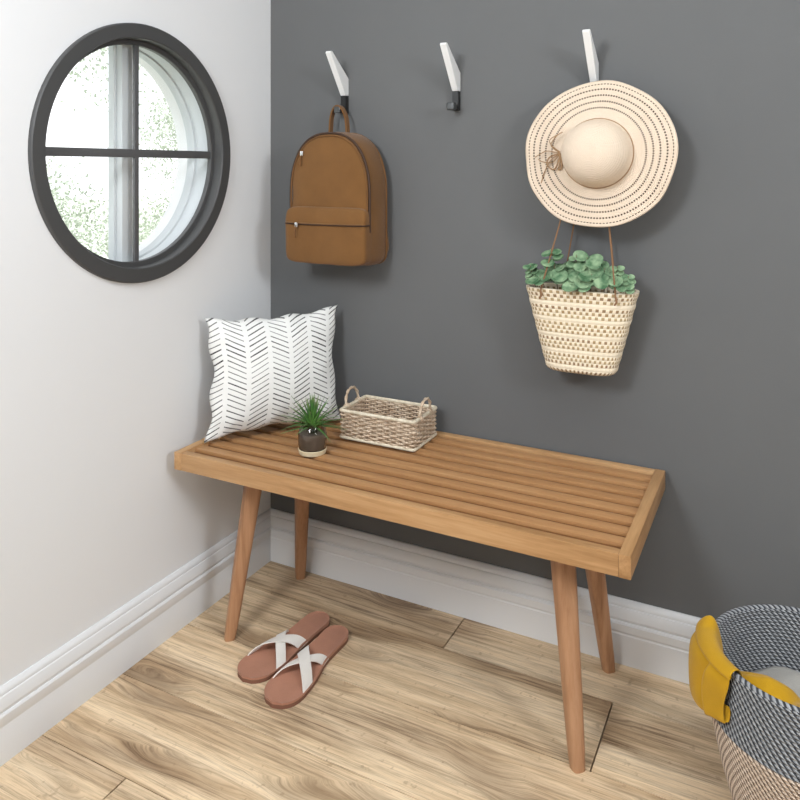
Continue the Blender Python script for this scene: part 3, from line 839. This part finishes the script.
def lrad(z):
    t = z / LZ; return LR * (.60 + .40 * min(1, (t / .62)) ** .55) if t < .62 else LR * (1.0 - .012 * math.sin((t - .62) / .38 * PI))
NRW = 46; rh = LZ / NRW; NA = 128
def coil_section(r0, r1, mat_, name, inner=False):
    rings = []; vs = []
    for row in range(r0, r1):
        for s in range(5):
            f = s / 5; z = (row + f) * rh; b = math.sin(f * PI)
            r = lrad(z) + (b * .0026 if not inner else -.008 - b * .0026)
            rings.append([(r * math.cos(2 * PI * k / NA), r * math.sin(2 * PI * k / NA), z + .001) for k in range(NA)]); vs.append(row + f)
    z = r1 * rh; r = lrad(z) + (0 if not inner else -.008)
    rings.append([(r * math.cos(2 * PI * k / NA), r * math.sin(2 * PI * k / NA), z + .001) for k in range(NA)]); vs.append(r1 - .001)
    bm = bmesh.new(); sg = -1 if inner else 1
    add_loft(bm, rings, uv=lambda i, k: (sg * k / NA * 92, vs[i]))
    return bm
SPL = 29
bmB = coil_section(0, SPL, None, '')
lathe(bmB, [(lrad(0), .001), (.02, .001)], NA, uv=lambda i, k: (k / NA * 92, i * 8))
obj('lower_coils', bmB, M_cb, lb, angle=0)
obj('upper_coils', coil_section(SPL, NRW, None, ''), M_cg, lb, angle=0)
obj('inner_wall', coil_section(8, NRW, None, '', True), M_cg, lb, angle=0)
bm = bmesh.new(); rings = []; 
for j in range(9):
    a = PI * j / 8; r = lrad(LZ) - .004 + .0055 * math.cos(a); z = LZ + .001 + .0045 * math.sin(a)
    rings.append([(r * math.cos(2 * PI * k / NA), r * math.sin(2 * PI * k / NA), z) for k in range(NA)])
add_loft(bm, rings, uv=lambda i, k: (k / NA * 92, NRW + i / 8 * .99)); obj('rim', bm, M_cg, lb, angle=0)

# grey-white towel inside
def mound(fn, r, n=48, m=14, thick=.02, phi0=0, phi1=2 * PI):
    bm = bmesh.new(); rings = []
    for i in range(1, m + 1):
        q = i / m; rings.append([(r * q * math.cos(2 * PI * k / n), r * q * math.sin(2 * PI * k / n), fn(r * q * math.cos(2 * PI * k / n), r * q * math.sin(2 * PI * k / n), q)) for k in range(n)])
    rings.append([(p[0] * .96, p[1] * .96, p[2] - thick) for p in rings[-1]])
    add_loft(bm, rings, cap=(True, True)); return bm
M_tow = fabric('grey_white_knit', (.36, .345, .315), 400, .12, .95, 1.2)
tw_f = lambda x, y, q: .200 + .005 * math.sin(x * 30 + y * 22) + .014 * noise.noise(Vector((x * 16, y * 16, 0))) - .01 * q ** 6
to = obj('folded_blanket', mound(tw_f, .138, thick=.05), M_tow, angle=0); to.location = (LX, LY, .0); 
tag(to, 'pale grey knitted blanket lying inside the rope laundry basket', 'blanket')

# mustard cloth: one continuous sheet running from inside the basket over the rim and down the outside
M_must = fabric('mustard_cotton', (.50, .275, .008), 900, .07, .8, .5)
def cloth():
    bm = bmesh.new(); cols = 25; G_ = []
    for i in range(cols):
        s = i / (cols - 1); th = R(174 + 49 * s)
        er = Vector((math.cos(th), math.sin(th), 0)); et = Vector((-math.sin(th), math.cos(th), 0))
        b = math.sin(min(1, s * 1.15 + .22) * PI) ** .7 if s < .68 else max(0., 1 - (s - .68) / .32) ** .8 * .82     # how far it stands off the basket
        R1 = .166 + .024 * b; zb = .198 + .022 * s ** 1.5 + .004 * math.sin(s * 9)
        pts = [(.130, .235), (.138, .262), (.1405, .285), (.1455, .303), (.1535, .3105), (.162, .307), (R1 - .003, .292), (R1, .275), (R1 + .001, .255), (R1 + .001, .235), (R1, .215), (R1 - .001, zb), (R1 - .005, zb - .003), (R1 - .009, zb), (R1 - .010, zb + .025)]
        G_.append([er * r + Vector((0, 0, z)) + et * (.006 * math.sin(z * 60 + s * 3) * (r > .16)) for r, z in pts])
    add_loft(bm, G_, wrap=False)
    # the upper fold that lies over the rim and rises to a peak at the back
    G_ = []
    for i in range(cols):
        s = i / (cols - 1); th = R(175 + 52 * s); er = Vector((math.cos(th), math.sin(th), 0))
        pk_ = 3.2 * math.exp(-(s / .10) ** 2); w_ = 1 - .55 * s
        pts = [(.134, .262), (.1375, .285), (.1425, .3075), (.150, .3145 + .003 * pk_), (.158, .3140 + .004 * pk_), (.158 + .012 * w_, .312 + .002 * pk_), (.160 + .022 * w_, .305 - .004 * w_), (.161 + .0205 * w_, .3015 - .006 * w_), (.157 + .012 * w_, .306)]
        G_.append([er * r + Vector((0, 0, z)) for r, z in pts])
    b2 = bmesh.new(); add_loft(b2, G_, wrap=False); merge(bm, b2)
    bm.transform(Matrix.Translation((LX, LY, 0)))
    return bm
bm = cloth()
# heap inside
hb = bmesh.new(); rows = []
for i in range(33):
    s = i / 32; th = R(168 + 165 * s); col = []
    for k in range(15):
        q = k / 14; r = .030 + (LR - .0175 - .030) * q
        x, y = r * math.cos(th), r * math.sin(th)
        e = math.sin(q * PI) ** .4 * math.sin(max(.001, min(.999, s)) * PI) ** .35
        z = .219 + .052 * e + .010 * math.sin(s * 17 + q * 5) * e + .012 * noise.noise(Vector((x * 28, y * 28, 1))) * e
        col.append((LX + x, LY + y, z))
    rows.append(col)
add_loft(hb, rows, wrap=False); merge(bm, hb)
bm.transform(Matrix.Translation((-LX, -LY, -LZ)))
mc = obj('mustard_cloth', bm, M_must, angle=0); mc.location = (LX, LY, LZ)
sd = mc.modifiers.new('t', 'SOLIDIFY'); sd.thickness = .0016; sd.offset = 0
ss = mc.modifiers.new('s', 'SUBSURF'); ss.levels = 1; ss.render_levels = 1
tag(mc, 'mustard yellow cloth draped over the rim of the laundry basket', 'cloth')

# ------------------------------------------------------------------ outdoors seen through the round window
gm = mat('lawn', (.62, .66, .55), .9); g = G(gm); g.color(g.ramp(g.noise(g.coord(), 3, 6, .7), [(.35, (.40, .44, .36)), (.65, (.62, .65, .58))]))
gr = struct('ground_outside', add_box(bmesh.new(), (-30, -16, -.5), (-.16, 26, -.35)), gm, smooth=False)
M_tl = leaf_mat('garden_leaf', (.30, .34, .27), (.46, .50, .42)); M_bark = mat('bark', (.35, .30, .25), .9)
def tree(name, label, cat, x, y, h, rad, n, seed, leaf=.10, trunk=True, gap=1.):
    t = thing(name, label, cat, (x, y, -.35)); rn = random.Random(seed)
    bm = bmesh.new()
    if trunk: obj('trunk', add_tube(bmesh.new(), bez([(0, 0, 0), (.05, .03, h * .3), (-.04, 0, h * .62)], 5), [.09, .085, .08, .075, .07, .065, .06, .055, .05, .045, .04], 8), M_bark, t)
    cl = [(rn.gauss(0, rad * .45), rn.gauss(0, rad * .5), h * (.62 if trunk else .5) + rn.gauss(0, rad * .38)) for _ in range(26)]
    for _ in range(n):
        c = rn.choice(cl); p = Vector((c[0] + rn.gauss(0, rad * .17), c[1] + rn.gauss(0, rad * .17), max(.05, c[2] + rn.gauss(0, rad * .15))))
        d = Vector((rn.gauss(0, 1), rn.gauss(0, 1), rn.gauss(0, 1))).normalized(); s = d.orthogonal().normalized(); L_ = leaf * rn.uniform(.6, 1.2)
        v = [bm.verts.new(q) for q in (p, p + d * L_ * .5 + s * L_ * .25, p + d * L_, p + d * L_ * .5 - s * L_ * .25)]; bm.faces.new(v)
    obj('foliage', bm, M_tl, t, smooth=False)
tree('garden_tree', 'pale sunlit leafy tree seen through the left panes', 'tree', -9.4, 5.5, 6.3, 1.95, 6500, 1, .092)
tree('garden_tree', 'pale tree with thin foliage seen through the upper right pane', 'tree', -8.0, 8.4, 3.8, 1.1, 3600, 2, .065)
tree('garden_shrub', 'low pale shrub seen through the lower left pane', 'shrub', -6.2, 4.4, 1.5, 1.05, 6500, 3, .055, False)
tree('garden_shrub', 'low pale shrub seen through the lower right pane', 'shrub', -6.4, 6.6, 1.3, .85, 4500, 4, .055, False)

# ------------------------------------------------------------------ light
w = bpy.data.worlds.new('World'); bpy.context.scene.world = w; w.use_nodes = True
bg = w.node_tree.nodes['Background']; bg.inputs[0].default_value = (.94, .97, 1, 1); bg.inputs[1].default_value = 1.6
def area(name, loc, target, size, power, col=(1, 1, 1), sy=None):
    l = bpy.data.lights.new(name, 'AREA'); l.energy = power; l.color = col; l.shape = 'RECTANGLE'; l.size = size; l.size_y = sy or size
    o = bpy.data.objects.new(name, l); C.objects.link(o); o.location = loc
    o.rotation_euler = (Vector(target) - Vector(loc)).to_track_quat('-Z', 'Y').to_euler(); return o
area('added_key_light', (.45, -2.05, 1.85), (.85, -.1, .75), .45, 21, (.92, .96, 1), .45)  # unseen key lamp added inside the room, no window here; throws shadows rightward
area('room_light', (2.8, -1.45, 1.75), (.1, -.5, .5), .45, 19, (.92, .96, 1), .45)
area('overhead_fill', (1.6, -1.5, 2.5), (1.6, -1.5, 0), 1.4, 19, (.92, .96, 1), 1.5)  # unseen softbox added under the ceiling as soft ambient fill
sl = bpy.data.lights.new('sun', 'SUN'); sl.energy = 5; sl.angle = R(3); so = bpy.data.objects.new('sun', sl); C.objects.link(so)
so.rotation_euler = Vector((-.40, .12, -.9)).to_track_quat('-Z', 'Y').to_euler()

# ------------------------------------------------------------------ camera
cd = bpy.data.cameras.new('camera'); cam = bpy.data.objects.new('camera', cd); C.objects.link(cam)
cd.sensor_width = 36; cd.lens = 751 / 800 * 36; cd.shift_y = -(400 - 168) / 800; cd.clip_start = .05
cam.location = (1.3627, -1.81, 1.15); cam.rotation_euler = (PI / 2, 0, R(27.2))
sc = bpy.context.scene; sc.camera = cam
sc.view_settings.view_transform = 'Standard'; sc.view_settings.look = 'None'; sc.view_settings.gamma = 1; sc.view_settings.exposure = .27
sc.view_settings.use_curve_mapping = False
